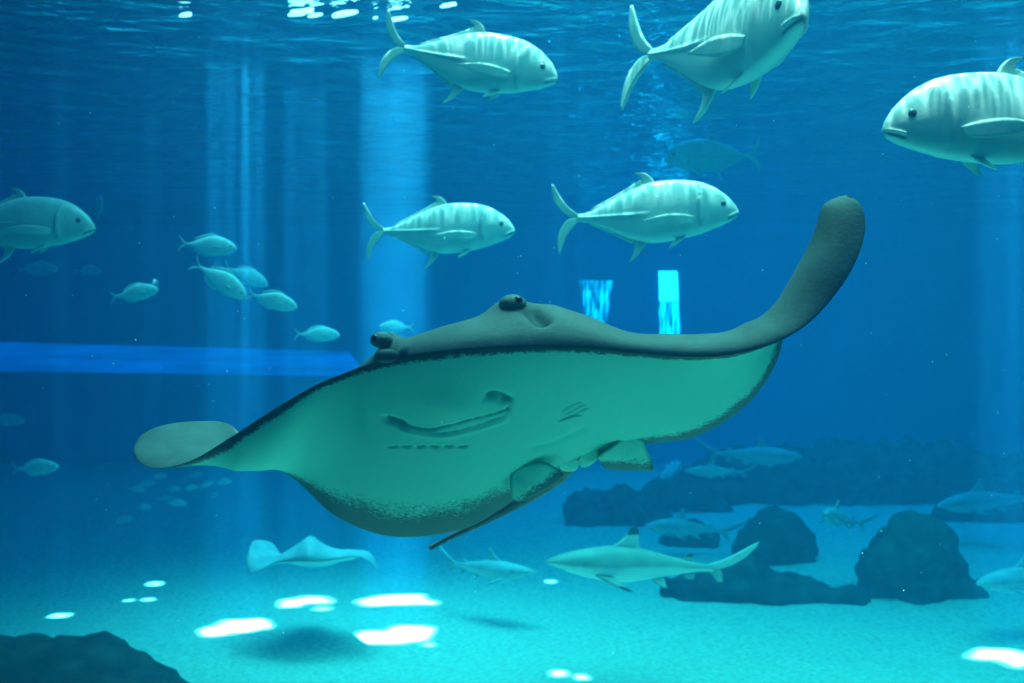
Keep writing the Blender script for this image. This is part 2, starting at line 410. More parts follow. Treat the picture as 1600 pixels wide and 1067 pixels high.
# the two pelvic flaps, the claspers between them and the tail
pf = sheet('pelvic_fin', px_outline([(935, 713, 2.70), (955, 697, 2.66), (980, 680, 2.64), (1002, 684, 2.64), (1010, 700, 2.68), (1021, 733, 2.80), (1000, 735, 2.83), (962, 735, 2.83), (945, 731, 2.80), (938, 722, 2.76)]), ray, rl, M_ray, .012)
def marg_line(a, b_, w_):
    A = P_np(np.array(a, float)); B = P_np(np.array(b_, float))
    def f(co):
        q = co + rl; t = np.clip(((q - A) @ (B - A)) / ((B - A) @ (B - A)), 0, 1); dd = np.linalg.norm(q - (A + t[:, None] * (B - A)), axis=1)
        return np.clip(1 - dd / w_, 0, 1) ** .7
    return f
fin_attrs(pf, margin_fn=marg_line((938, 735, 2.81), (1024, 737, 2.83), .12))
pf = sheet('pelvic_fin', px_outline([(800, 737, 2.64), (820, 726, 2.63), (850, 722, 2.63), (876, 736, 2.68), (879, 745, 2.70), (862, 760, 2.72), (838, 772, 2.73), (812, 784, 2.73), (801, 778, 2.70), (797, 757, 2.66)]), ray, rl, M_ray, .012)
fin_attrs(pf, margin_fn=marg_line((884, 757, 2.72), (820, 796, 2.76), .10))
cl = sheet('clasper', px_outline([(862, 722, 2.72), (880, 708, 2.70), (897, 706, 2.72), (904, 722, 2.76), (901, 734, 2.79), (888, 737, 2.80), (874, 733, 2.78)]), ray, rl, M_ray, .014); fin_attrs(cl)
cl = sheet('clasper', px_outline([(896, 704, 2.72), (915, 696, 2.70), (938, 704, 2.71), (932, 719, 2.74), (918, 729, 2.79), (907, 729, 2.79), (901, 718, 2.76)]), ray, rl, M_ray, .014); fin_attrs(cl)
def tube(name, pts, rad, mat, parent=None, origin=(0, 0, 0), seg=12, n=40):
    p = crom(pts, n); r = crom([[x] for x in rad], n)[:, 0]; V = []; F_ = []
    for i in range(n):
        t = p[min(i + 1, n - 1)] - p[max(i - 1, 0)]; t /= np.linalg.norm(t)
        a = np.cross(t, [0, 0, 1.0]); a /= np.linalg.norm(a); b_ = np.cross(a, t)
        for k in range(seg):
            an = 2 * math.pi * k / seg; V.append(p[i] + r[i] * (math.cos(an) * a + math.sin(an) * b_) - np.array(origin))
    for i in range(n - 1):
        for k in range(seg):
            F_.append((i * seg + k, i * seg + (k + 1) % seg, (i + 1) * seg + (k + 1) % seg, (i + 1) * seg + k))
    F_.append(tuple(range(seg))[::-1]); F_.append(tuple((n - 1) * seg + k for k in range(seg)))
    return mesh_obj(name, V, F_, mat, parent)
tube('tail', px_outline([(900, 712, 2.80), (868, 745, 2.93), (820, 778, 3.05), (760, 812, 3.2), (710, 836, 3.32), (673, 856, 3.4)]), [.026, .026, .021, .014, .010, .0085], M_tail, ray, rl)
def ball(name, c, r, mat, parent, origin=(0, 0, 0), sc_=(1, 1, 1), rot=None, seg=20):
    bm = bmesh.new(); bmesh.ops.create_uvsphere(bm, u_segments=seg, v_segments=seg // 2 + 2, radius=r)
    bmesh.ops.scale(bm, vec=sc_, verts=bm.verts)
    if rot is not None: bmesh.ops.transform(bm, matrix=rot, verts=bm.verts)
    bmesh.ops.translate(bm, vec=Vector(c) - Vector(origin), verts=bm.verts)
    me = bpy.data.meshes.new(name); bm.to_mesh(me); bm.free(); me.polygons.foreach_set('use_smooth', [True] * len(me.polygons))
    me.materials.append(mat); o = bpy.data.objects.new(name, me); col.objects.link(o); o.parent = parent; return o
# eyes sunk in the brow mounds
def surf_point(arr, px):
    pt = to_px(arr); d = np.linalg.norm(pt - np.array(px, float), axis=-1); d[:, int(arr.shape[1] * .42):] = 1e9
    m_ = d < max(5, d.min() + 1); d = np.where(m_, d * .002 + arr[..., 1], 1e9)
    i, j = np.unravel_index(np.argmin(d), d.shape); return arr[i, j]
M_lid = mat_noise('eyelid_skin', (.16, .155, .135), (.24, .23, .20), 60, .55, .5, 4, .3, (1, 1, 3), dist=.003)
for e, r, d_ in ((P(801, 476, 2.225), .026, (.012, -.0175, .009)), (P(596, 531, 2.235), .021, (-.012, -.012, .003))):
    ball('eyelid', e, r, M_lid, ray, rc, (1.2, 1.1, .9), None, 28)
    ball('eye', e + Vector(d_), .0095, M_eye_dark, ray, rc)
M_dk = mat_noise('dark_skin', (.035, .045, .05), (.08, .09, .09), 40, .6, .4, 4, .2, dist=.003)
ball('spiracle', P(604, 556, 2.185), .021, M_dk, ray, rc, (1.25, .8, .75), None, 28)

# ---------------------------------------------------------------- fish and sharks, built nose towards +X
def strip_fin(name, A, B, mat, parent, thick=.008, n=14, m=6, attrs=None, tipf=None):
    """a fin spanned between its base or leading line A and its tip or trailing line B"""
    a = crom(A, n); b = crom(B, n); V = []; bel = []; tip = []
    for s in (1, -1):
        for i in range(n):
            for j in range(m):
                t = j / (m - 1); p = a[i] * (1 - t) + b[i] * t
                p = p + np.array([0, 0, 0.]); off = thick * .5 * (1 - t) ** .7 * (1 - (2 * i / (n - 1) - 1) ** 4 * .8) + thick * .06
                V.append((p, off * s)); tip.append(t)
    q = (a[-1] - a[0]); r = ((b[n // 2]) - (a[n // 2])); nr = np.cross(q, r); nr /= np.linalg.norm(nr) + 1e-12
    pts = [p + nr * o for p, o in V]; k = n * m; F_ = []
    for i in range(n - 1):
        for j in range(m - 1):
            c0 = i * m + j; F_.append((c0, c0 + 1, c0 + m + 1, c0 + m)); F_.append((k + c0, k + c0 + m, k + c0 + m + 1, k + c0 + 1))
    for i in range(n - 1):
        for j in (0, m - 1):
            c0 = i * m + j; F_.append((c0, c0 + m, k + c0 + m, k + c0))
    for j in range(m - 1):
        for i in (0, n - 1):
            c0 = i * m + j; F_.append((c0, c0 + 1, k + c0 + 1, k + c0))
    o = mesh_obj(name, pts, F_, mat, parent)
    bm = bmesh.new(); bm.from_mesh(o.data); bmesh.ops.recalc_face_normals(bm, faces=bm.faces); bm.to_mesh(o.data); bm.free()
    N_ = len(pts); co = np.array(pts)
    set_attr(o, 'belly', np.zeros(N_)); set_attr(o, 'crease', np.zeros(N_)); set_attr(o, 'margin', np.zeros(N_))
    set_attr(o, 'tip', tipf(co) if tipf else np.zeros(N_))
    return o

def body_loft(name, prof, L_, mat, parent, bend=0.0, nx=72, na=40, power=1.0, belly_lo=-.1, belly_hi=.35, feats=None, cheek=None):
    """prof rows: s, top, bottom, half width, all in body lengths"""
    pr = np.array(prof, float); s = (np.linspace(0, 1, nx)); s = .5 * s + .5 * (1 - np.cos(s * math.pi)) / 2
    def interp(c):
        t = np.interp(s, pr[:, 0], np.arange(len(pr))); k = len(pr)
        return crom(pr[:, [c]], 400)[np.clip((t / (k - 1) * 399).round().astype(int), 0, 399), 0]
    top, bot, hw = interp(1), interp(2), np.maximum(interp(3), .0015)
    th = np.linspace(0, 2 * np.pi, na, endpoint=False)
    zc = (top + bot) / 2; hz = (top - bot) / 2
    S_, TH = np.meshgrid(s, th, indexing='ij')
    ct, st = np.cos(TH), np.sin(TH)
    X = (.5 - S_); Y = hw[:, None] * np.sign(ct) * np.abs(ct) ** power; Z = zc[:, None] + hz[:, None] * st
    bel = np.clip((-(st) - belly_lo) / (belly_hi - belly_lo), 0, 1) if belly_hi > belly_lo else np.zeros_like(st)
    crease = np.zeros_like(X); marg = np.zeros_like(X)
    if feats: Y, crease, marg, bel = feats(S_, X, Y, Z, st, ct, bel, crease, marg)
    Yb = Y + bend * ((S_ - .35) ** 2) * np.sign(1)
    V = np.stack([X, Yb, Z], -1).reshape(-1, 3) * L_
    idx = np.arange(nx * na).reshape(nx, na); F_ = []
    for i in range(nx - 1):
        for j in range(na):
            F_.append((int(idx[i, j]), int(idx[i, (j + 1) % na]), int(idx[i + 1, (j + 1) % na]), int(idx[i + 1, j])))
    F_.append(tuple(int(k) for k in idx[0][::-1])); F_.append(tuple(int(k) for k in idx[-1]))
    o = mesh_obj(name, V, F_, mat, parent)
    bm = bmesh.new(); bm.from_mesh(o.data); bmesh.ops.recalc_face_normals(bm, faces=bm.faces); bm.to_mesh(o.data); bm.free()
    set_attr(o, 'belly', bel.ravel()); set_attr(o, 'crease', np.clip(crease, 0, 1).ravel()); set_attr(o, 'margin', marg.ravel()); set_attr(o, 'tip', np.zeros(X.size))
    return o

def place(root, px, py, Y, yaw=0, pitch=0, roll=0, scale=1.0, left=False):
    """left: nose to the left of the picture; yaw > 0 turns the nose towards the viewer; pitch > 0 lifts it"""
    root.location = P(px, py, Y); root.scale = (scale,) * 3
    y = math.pi + math.radians(yaw) if left else -math.radians(yaw)
    root.rotation_euler = (math.radians(roll), -math.radians(pitch), y)
def copy_tree(root):
    r = root.copy(); col.objects.link(r)
    def rec(src, dst):
        for ch in list(src.children):
            c = ch.copy(); col.objects.link(c); c.parent = dst; rec(ch, c)
    rec(root, r); return r

M_trev = skin_mat('trevally_skin', (.50, .56, .50), (.50, .56, .50), (.12, .16, .17), .38, .7, 9, None, .0012)
M_trevfin = skin_mat('trevally_fin', (.52, .60, .52), (.8, .84, .76), (.2, .25, .25), .5, .4, 12, (.62, .66, .5))
M_eyering = mat_noise('fish_eye', (.02, .03, .04), (.05, .06, .07), 5, .15, 0, spec=.6)
def make_trevally(name, bend=0.0, L_=1.0, label='', group=None):
    root = bpy.data.objects.new(name, None); col.objects.link(root); tag(root, label, 'fish', group)
    prof = [(0, .012, -.012, .012), (.012, .040, -.030, .024), (.05, .088, -.055, .042), (.10, .130, -.078, .055), (.16, .168, -.100, .066),
            (.24, .198, -.128, .076), (.34, .212, -.150, .082), (.46, .212, -.168, .082), (.56, .198, -.170, .074), (.66, .162, -.145, .060),
            (.76, .115, -.105, .044), (.85, .070, -.066, .030), (.93, .034, -.036, .020), (1, .022, -.024, .014)]
    def feats(S, X, Y, Z, st, ct, bel, cr, mg):
        side = np.abs(ct)
        # gill cover: a raised curved plate edge
        g = S - (.265 - 1.6 * (Z - .02) ** 2); e = np.exp(-(g / .007) ** 2) * (np.abs(Z - .02) < .145)
        Y = Y * (1 + .16 * np.exp(-(np.clip(g + .012, -1, 0) / .03) ** 2) * (g < 0.0) * (np.abs(Z - .02) < .14)); cr = np.maximum(cr, .35 * e * side)
        # mouth: cleft running back and down from the snout
        mline = -.010 - .42 * S; m_ = np.exp(-((Z - mline) / .0045) ** 2) * (S < .075)
        Y = Y * (1 - .25 * m_); cr = np.maximum(cr, .95 * m_)
        lip = np.exp(-((Z - mline - .012) / .007) ** 2) * (S < .07) + np.exp(-((Z - mline + .013) / .007) ** 2) * (S < .06); Y = Y * (1 + .20 * lip)
        # lateral scutes towards the tail
        l_ = np.exp(-((Z - .0) / .006) ** 2) * np.clip((S - .55) / .1, 0, 1); Y = Y * (1 + .22 * l_)
        arch = .095 - .55 * np.clip(S - .3, 0, .3) ; l2 = np.exp(-((Z - arch * .9) / .003) ** 2) * (S > .3) * (S < .55); cr = np.maximum(cr, .25 * l2)
        # brow above the eye
        br = np.exp(-(((S - .105) / .035) ** 2 + ((Z - .062) / .012) ** 2)); cr = np.maximum(cr, .18 * br)
        return Y, cr, mg, bel
    body = body_loft('body', prof, L_, M_trev, root, bend, 110, 96, .85, -.2, .5, feats)
    bf = lambda x: bend * ((.5 - x - .35) ** 2)
    def pl(pts, dy=0): return [(x * L_, (bf(x) + dy) * L_, z * L_) for x, z in pts]
    # tail: two sickle lobes from the narrow tail root
    strip_fin('tail_fin', pl([(-.49, .018), (-.56, .075), (-.61, .150), (-.645, .215)]), pl([(-.505, .000), (-.575, .020), (-.640, .100), (-.657, .212)]), M_trevfin, root, .012 * L_)
    strip_fin('tail_fin', pl([(-.49, -.018), (-.55, -.080), (-.590, -.150), (-.615, -.225)]), pl([(-.505, .002), (-.570, -.015), (-.625, -.105), (-.627, -.222)]), M_trevfin, root, .012 * L_)
    # sickle dorsal lobe with the low fin behind it
    strip_fin('dorsal_fin', pl([(-.04, .200), (-.005, .245), (.055, .275), (.115, .268)][::-1] and [(-.01, .195), (-.035, .235), (-.075, .262), (-.135, .268)]), pl([(-.10, .190), (-.095, .215), (-.100, .240), (-.137, .266)]), M_trevfin, root, .014 * L_)
    strip_fin('dorsal_fin', pl([(-.085, .185), (-.18, .145), (-.28, .098), (-.40, .042)]), pl([(-.10, .225), (-.20, .165), (-.30, .112), (-.42, .050)]), M_trevfin, root, .008 * L_)
    strip_fin('anal_fin', pl([(-.07, -.160), (-.100, -.205), (-.135, -.250), (-.190, -.290)]), pl([(-.16, -.140), (-.155, -.170), (-.158, -.225), (-.192, -.288)]), M_trevfin, root, .014 * L_)
    strip_fin('anal_fin', pl([(-.145, -.145), (-.23, -.108), (-.32, -.070), (-.41, -.038)]), pl([(-.17, -.172), (-.25, -.128), (-.34, -.084), (-.43, -.046)]), M_trevfin, root, .008 * L_)
    for s in (1, -1):
        def q(pts): return [(x * L_, (bf(x) + s * y) * L_, z * L_) for x, y, z in pts]
        strip_fin('pectoral_fin', q([(.215, .074, -.022), (.13, .092, -.008), (.02, .104, -.010), (-.13, .104, -.048)]), q([(.205, .074, -.058), (.14, .090, -.078), (.03, .100, -.076), (-.128, .103, -.051)]), M_trevfin, root, .010 * L_)
        strip_fin('pelvic_fin', q([(.19, .025, -.110), (.135, .045, -.165), (.070, .060, -.205)]), q([(.11, .025, -.140), (.085, .045, -.175), (.066, .060, -.204)]), M_trevfin, root, .010 * L_)
        y0 = .051
        ball('eye', ((.5 - .105) * L_, (bf(.395) + s * (y0)) * L_, .050 * L_), .019 * L_, M_eyering, root, (0, 0, 0), (1, .55, 1), None, 20)
    return root

# -- the big silver trevallies
tv = make_trevally('trevally', .0, 1.0, 'silver trevally with open sickle tail just above the right-hand wing of the large ray', 'big silver trevallies')
place(tv, 1028, 336, 4.8, 0, 2, 0, .775)
t = copy_tree(tv); place(t, 702, 361, 5.8, 0, 0, 0, .765); t['label'] = 'silver trevally facing right beside the brightest light shaft, above the head of the large ray'
t = make_trevally('trevally', -.12, 1.0, 'silver trevally with glittering back nosing down just under the surface at top centre', 'big silver trevallies'); place(t, 752, 102, 5.0, 8, -13, 0, .79)
t = make_trevally('trevally', -.28, 1.0, 'big pale trevally turning its blunt face to the viewer at the top edge', 'big silver trevallies'); place(t, 1150, 66, 4.1, 74, -8, -6, 1.12)
t = copy_tree(tv); place(t, 1562, 192, 3.5, 6, -5, 4, .86, True); t['label'] = 'large silver trevally facing left, cut off by the right edge'
t = copy_tree(tv); place(t, 1104, 246, 10.4, 5, -4, 0, .90, True); t['label'] = 'dim dark green trevally facing left just under the surface, above the other trevallies'
t = copy_tree(tv); place(t, 42, 352, 5.4, 0, -3, 0, .74); t['label'] = 'shadowy green trevally facing right, cut off by the left edge'
t = copy_tree(tv); place(t, 155, 323, 11, 62, 10, 0, .45); t['label'] = 'tiny dim fish seen end on, just beyond the shadowy fish at the left edge'

# -- smaller slender-tailed fish of the mid water
M_small = skin_mat('reef_fish_skin', (.60, .66, .60), (.80, .84, .76), (.12, .16, .17), .5, .4, 9, None, .001)
def make_small(label, group):
    root = bpy.data.objects.new('reef_fish', None); col.objects.link(root); tag(root, label, 'fish', group)
    prof = [(0, .010, -.012, .010), (.02, .045, -.040, .025), (.08, .098, -.080, .045), (.18, .150, -.120, .060), (.32, .190, -.155, .070), (.46, .198, -.168, .068),
            (.60, .170, -.150, .056), (.74, .112, -.105, .040), (.86, .056, -.054, .024), (.94, .030, -.030, .015), (1, .026, -.026, .010)]
    def feats(S, X, Y, Z, st, ct, bel, cr, mg):
        g = S - (.22 - 1.4 * (Z - .01) ** 2); cr = np.maximum(cr, .45 * np.exp(-(g / .010) ** 2) * np.abs(ct) * (np.abs(Z) < .12))
        m_ = np.exp(-((Z + .012 + .3 * S) / .005) ** 2) * (S < .05); cr = np.maximum(cr, .8 * m_)
        return Y, cr, mg, bel
    body_loft('body', prof, 1.0, M_small, root, 0, 60, 48, .9, -.2, .5, feats)
    def pl(pts, dy=0): return [(x, dy, z) for x, z in pts]
    strip_fin('tail_fin', pl([(-.49, .022), (-.55, .06), (-.60, .11), (-.64, .155)]), pl([(-.5, 0), (-.55, .02), (-.595, .06), (-.645, .15)]), M_small, root, .012)
    strip_fin('tail_fin', pl([(-.49, -.022), (-.55, -.06), (-.60, -.11), (-.64, -.155)]), pl([(-.5, 0), (-.55, -.02), (-.595, -.06), (-.645, -.15)]), M_small, root, .012)
    strip_fin('dorsal_fin', pl([(.25, .155), (.10, .190), (-.10, .180), (-.30, .095)]), pl([(.17, .195), (.05, .235), (-.14, .215), (-.34, .115)]), M_small, root, .010)
    strip_fin('anal_fin', pl([(.0, -.165), (-.12, -.150), (-.22, -.120), (-.32, -.080)]), pl([(-.05, -.195), (-.15, -.190), (-.25, -.155), (-.35, -.100)]), M_small, root, .010)
    for s in (1, -1):
        strip_fin('pectoral_fin', [(.22, s * .066, .01), (.15, s * .085, .015), (.08, s * .10, .0)], [(.22, s * .066, -.03), (.15, s * .085, -.045), (.09, s * .10, -.03)], M_trevfin, root, .010)
        ball('eye', (.5 - .11, s * .045, .035), .018, M_eyering, root, (0, 0, 0), (1, .55, 1), None, 14)
    return root
SM = [  # px, py, depth, length, yaw, pitch, left, label
 (330, 385, 7.5, .40, 5, -6, 0, 'silver fish at the top of the small shoal on the left, level in the water'),
 (348, 441, 7.2, .42, 5, -33, 0, 'silver fish diving steeply below the level one in the left shoal'),
 (388, 433, 8.95, .39, 0, -24, 0, 'dimmer fish half hidden behind the steeply diving fish'),
 (430, 471, 7.0, .335, 8, -16, 0, 'bright fish leading the small shoal on the left, nose slightly down'),
 (500, 523, 8.4, .34, 0, -2, 0, 'lone silver fish facing right below the small shoal, above the long glowing window'),
 (214, 458, 7.6, .34, 4, 9, 0, 'fish facing right with nose raised, left of the small shoal'),
 (240, 446, 9.0, .26, 55, 6, 0, 'blurred bluish fish overlapping the nose of the fish left of the shoal'),
 (60, 731, 8.0, .33, 0, 3, 0, 'lone pale fish facing right at lower left, below the wide glowing window'),
 (14, 657, 11, .36, 0, -3, 0, 'faint fish entering at the left edge above the lone pale fish'),
 (62, 421, 13, .50, 0, 0, 0, 'faint long fish under the shadowy trevally at left'),
 (140, 423, 13, .32, 0, 0, 0, 'faint short fish ahead of the faint long fish at left'),
 (616, 511, 8.5, .26, 0, 0, 1, 'faint fish peeping over the back of the large ray inside the light shaft'),
]
small0 = None
for k, (px, py, Y, ln, yw, pt_, lf, lab) in enumerate(SM):
    if small0 is None: small0 = make_small(lab, 'small fish of the left-hand shoal'); o = small0
    else: o = copy_tree(small0)
    o['label'] = lab; place(o, px, py, Y, yw, pt_, 0, ln, bool(lf))
    if k > 3 and 'group' in o: del o['group']
rs = random.Random(4)
for (px, py) in [(225, 792), (193, 813), (258, 778), (278, 786), (333, 774), (350, 753), (228, 756), (250, 744), (284, 751), (306, 742), (271, 764), (298, 762), (214, 764), (322, 757)]:
    o = copy_tree(small0); place(o, px, py, 10.5 + rs.uniform(-.6, .6), rs.uniform(-25, 40), rs.uniform(-12, 18), 0, rs.uniform(.14, .20))
    o['label'] = {(193, 813): 'tiny faint fish at the lower left end of the distant shoal', (225, 792): 'tiny faint fish second from the lower left end of the distant shoal',
                  (350, 753): 'tiny faint fish at the right end of the distant shoal', (333, 774): 'tiny faint fish low on the right side of the distant shoal',
                  (214, 764): 'tiny faint fish at the upper left end of the distant shoal', (228, 756): 'tiny faint fish touching the upper left fish of the distant shoal'}.get((px, py),
                  'tiny faint fish in the thick middle of the distant shoal below the ray wing tip'); o['group'] = 'distant shoal of tiny fish'

# -- sharks
M_shark = skin_mat('shark_skin', (.27, .31, .25), (.62, .68, .60), (.06, .08, .08), .5, .35, 7, (.015, .02, .02), .001)
M_sharkw = skin_mat('shark_tail_skin', (.52, .56, .48), (.80, .84, .74), (.06, .08, .08), .5, .35, 7, (.015, .02, .02), .001)
def make_shark(label, bend=0.0, black=True):
    root = bpy.data.objects.new('reef_shark', None); col.objects.link(root); tag(root, label, 'shark')
    prof = [(0, .006, -.004, .006), (.02, .018, -.012, .026), (.07, .040, -.028, .050), (.15, .064, -.058, .066), (.26, .088, -.086, .080), (.38, .104, -.104, .086),
            (.50, .104, -.104, .082), (.62, .086, -.084, .068), (.74, .060, -.058, .048), (.86, .036, -.034, .029), (.95, .024, -.022, .018), (1, .022, -.020, .014)]
    def feats(S, X, Y, Z, st, ct, bel, cr, mg):
        for g in range(5):
            c = .215 + .018 * g; cr = np.maximum(cr, .6 * np.exp(-((S - c - .1 * (Z + .02)) / .0025) ** 2) * (np.abs(Z + .005) < .035))
        m_ = np.exp(-((Z + .024 + .10 * (S - .05)) / .004) ** 2) * (S > .055) * (S < .125); cr = np.maximum(cr, .8 * m_)
        # pale wedge running forward along the flank
        w_ = np.clip(1 - np.abs(Z + .012 - .03 * (S - .4)) / .016, 0, 1) * np.clip((S - .38) / .12, 0, 1) * np.clip((.85 - S) / .1, 0, 1); bel = np.maximum(bel, w_)
        return Y, cr, mg, bel
    body_loft('body', prof, 1.0, M_shark, root, bend, 120, 64, 1.0, .0, .25, feats)
    bf = lambda x: bend * ((.5 - x - .35) ** 2)
    def pl(pts): return [(x, bf(x), z) for x, z in pts]
    tipd = (lambda co: (co[:, 2] > .178).astype(float)) if black else None
    strip_fin('dorsal_fin', pl([(.11, .095), (.055, .135), (.012, .185), (-.005, .215), (-.02, .224)]), pl([(-.10, .085), (-.062, .100), (-.052, .150), (-.050, .195), (-.035, .222)]), M_sharkw if black else M_shark, root, .022, 26, 12, None, tipd)
    tip2 = (lambda co: (co[:, 2] > .060).astype(float)) if black else None
    strip_fin('dorsal_fin', pl([(-.32, .040), (-.34, .062), (-.362, .080)]), pl([(-.39, .030), (-.385, .040), (-.375, .078)]), M_shark, root, .010, 14, 6, None, tip2)
    strip_fin('tail_fin', pl([(-.47, .022), (-.56, .055), (-.66, .115), (-.755, .178)]), pl([(-.49, -.01), (-.585, .015), (-.68, .075), (-.748, .150)]), M_sharkw, root, .018, 22, 6)
    tip3 = (lambda co: (co[:, 2] < -.075).astype(float)) if black else None
    strip_fin('tail_fin', pl([(-.47, -.018), (-.505, -.045), (-.53, -.078), (-.56, -.108)]), pl([(-.52, .015), (-.55, -.010), (-.56, -.045), (-.568, -.105)]), M_shark, root, .014, 20, 6, None, tip3)
    strip_fin('anal_fin', pl([(-.33, -.050), (-.355, -.078), (-.382, -.095)]), pl([(-.40, -.035), (-.395, -.055), (-.390, -.094)]), M_shark, root, .010, 14, 6, None, (lambda co: (co[:, 2] < -.075).astype(float)) if black else None)
    for s in (1, -1):
        def q(pts): return [(x, bf(x) + s * y, z) for x, y, z in pts]
        strip_fin('pectoral_fin', q([(.215, .060, -.052), (.150, .120, -.072), (.07, .175, -.095), (.02, .20, -.105)]), q([(.105, .070, -.060), (.085, .110, -.070), (.045, .160, -.090), (.015, .198, -.105)]), M_shark, root, .014, 18, 8, None, (lambda co: (np.abs(co[:, 1]) > .17).astype(float)) if black else None)
        strip_fin('pelvic_fin', q([(-.13, .040, -.075), (-.17, .070, -.098), (-.205, .085, -.108)]), q([(-.21, .030, -.060), (-.21, .055, -.080), (-.215, .084, -.107)]), M_shark, root, .010)
        ball('eye', (.5 - .085, s * .051, .010), .009, M_eyering, root, (0, 0, 0), (1, .5, .8), None, 14)
    return root
sh = make_shark('blacktip reef shark facing left above the sand, black tip on its pale back fin', .10)
place(sh, 982, 881, 6.6, 6, 3, -3, 1.12, True)
M_keep = (M_shark, M_sharkw); M_shark = M_sharkw = skin_mat('grey_shark_skin', (.36, .42, .40), (.66, .72, .66), (.06, .08, .08), .5, .35, 7, None, .001)
shp = make_shark('', .35, False)
SH = [(1062, 824, 10.5, .90, 22, 6, 1, 'small grey shark facing left, just above the blacktip shark'),
      (768, 890, 8.1, .76, 20, 0, 0, 'pale shark facing right near the bright sunlit patches on the sand'),
      (1190, 712, 11.5, .98, 0, -2, 0, 'faint far shark facing right over the dark reef ledge'),
      (1112, 736, 10.8, .60, 0, 0, 1, 'faint far shark facing left beside the bright bubbles'),
      (1530, 783, 11.4, 1.14, 10, -4, 1, 'faint shark over the dark reef ledge at far right'),
      (1600, 905, 7.8, .95, 15, 0, 1, 'shark cut off by the right edge, beside the tallest dark boulder'),
      (1306, 808, 9.3, .74, 52, 14, 1, 'short-looking shark turning towards the viewer behind the tallest dark boulder')]
for k, (px, py, Y, ln, yw, pt_, lf, lab) in enumerate(SH):
    o = shp if k == 0 else copy_tree(shp)
    o['label'] = lab; place(o, px, py, Y, yw, pt_, 0, ln, bool(lf))

# -- the second ray, far off over the sand
RAY2 = [
 (384, 878, 7.35, 386, 868, 7.40, .00, .01, .01, .4),
 (390, 897, 7.25, 396, 845, 7.50, .00, .02, .02, .4),
 (408, 890, 7.20, 425, 848, 7.70, .00, .03, .03, .4),
 (432, 878, 7.20, 445, 874, 7.85, .02, .04, .04, .35),
 (458, 876, 7.18, 468, 884, 7.95, .04, .10, .04, .3),
 (482, 876, 7.12, 486, 886, 8.05, .05, .15, .05, .3),
 (506, 876, 7.18, 512, 884, 7.95, .04, .10, .04, .3),
 (532, 872, 7.22, 532, 878, 7.85, .03, .05, .03, .35),
 (556, 869, 7.25, 552, 874, 7.80, .03, .03, .03, .4),
 (575, 876, 7.28, 572, 864, 7.60, .02, .02, .02, .4),
 (590, 892, 7.32, 587, 882, 7.45, .00, .01, .01, .4)]
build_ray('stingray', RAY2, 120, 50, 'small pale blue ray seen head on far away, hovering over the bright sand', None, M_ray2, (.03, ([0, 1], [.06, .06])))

# ---------------------------------------------------------------- rocks on the sand
M_rock = mat_noise('reef_rock', (.022, .030, .028), (.060, .072, .062), 5, .95, .8, 9, .05, dist=.05)
def rock(px, base_py, wpx, hpx, label, seed, depth_ratio=.8, Y=None, top_py=None, lump=.28, name='boulder', category='rock', group='dark rocks on the sand', freq=1.6, cuts=5):
    Y = Y or CAMZ * F / (base_py - 533.5)
    rx = wpx / F * Y / 2; h = hpx / F * Y
    bm = bmesh.new(); bmesh.ops.create_icosphere(bm, subdivisions=cuts, radius=1)
    for v in bm.verts:
        p = v.co.copy(); ry = rx * depth_ratio; c = Vector((p.x * rx, p.y * ry, p.z * h * (1.0 if p.z > 0 else .3)))
        q = c * freq + Vector((seed * 7.3, seed * 3.1, seed)); am = lump * min(rx, h * 1.3, .9)
        r = am * (1.5 * mnoise.noise(q) + .8 * mnoise.noise(q * 2.3) + .45 * mnoise.noise(q * 5.1) + .2 * mnoise.noise(q * 12))
        nrm = Vector((p.x / rx, p.y / ry, p.z / h)).normalized()
        v.co = c + nrm * r
    me = bpy.data.meshes.new(name); bm.to_mesh(me); bm.free(); me.polygons.foreach_set('use_smooth', [True] * len(me.polygons)); me.materials.append(M_rock)
    o = bpy.data.objects.new(name, me); col.objects.link(o); o.location = ((px - 800) / F * Y, Y, 0)
    tag(o, label, category, group); return o
rock(1432, 926, 184, 98, 'tallest dark boulder, humped, at the right of the sand', 1, .7)
rock(1195, 932, 330, 50, 'long low dark ridge of rock running left from the tallest boulder', 2, .30, lump=.35)
rock(1216, 872, 120, 78, 'rounded dark boulder standing behind the long low ridge', 3.3, .8)
rock(955, 818, 150, 66, 'broad dark rock under the pelvic fin of the large ray', 4, .7)
rock(1075, 852, 90, 40, 'small dark rock behind the blacktip shark', 5.5, .7)
rock(1345, 774, 640, 78, 'huge dark ledge across the back of the sand at right', 6, .30, lump=.16, name='rock_ledge', freq=3.0, cuts=6)
rock(1060, 797, 150, 40, 'dark rock at the left end of the huge ledge', 7, .35, lump=.3)
rock(1560, 812, 190, 40, 'dark rock under the faint shark at far right', 8.2, .35, lump=.3)
rock(30, 1040, 600, 168, 'dark foreground rock filling the lower left corner', 9, .6, Y=5.6, lump=.09, freq=3.2)

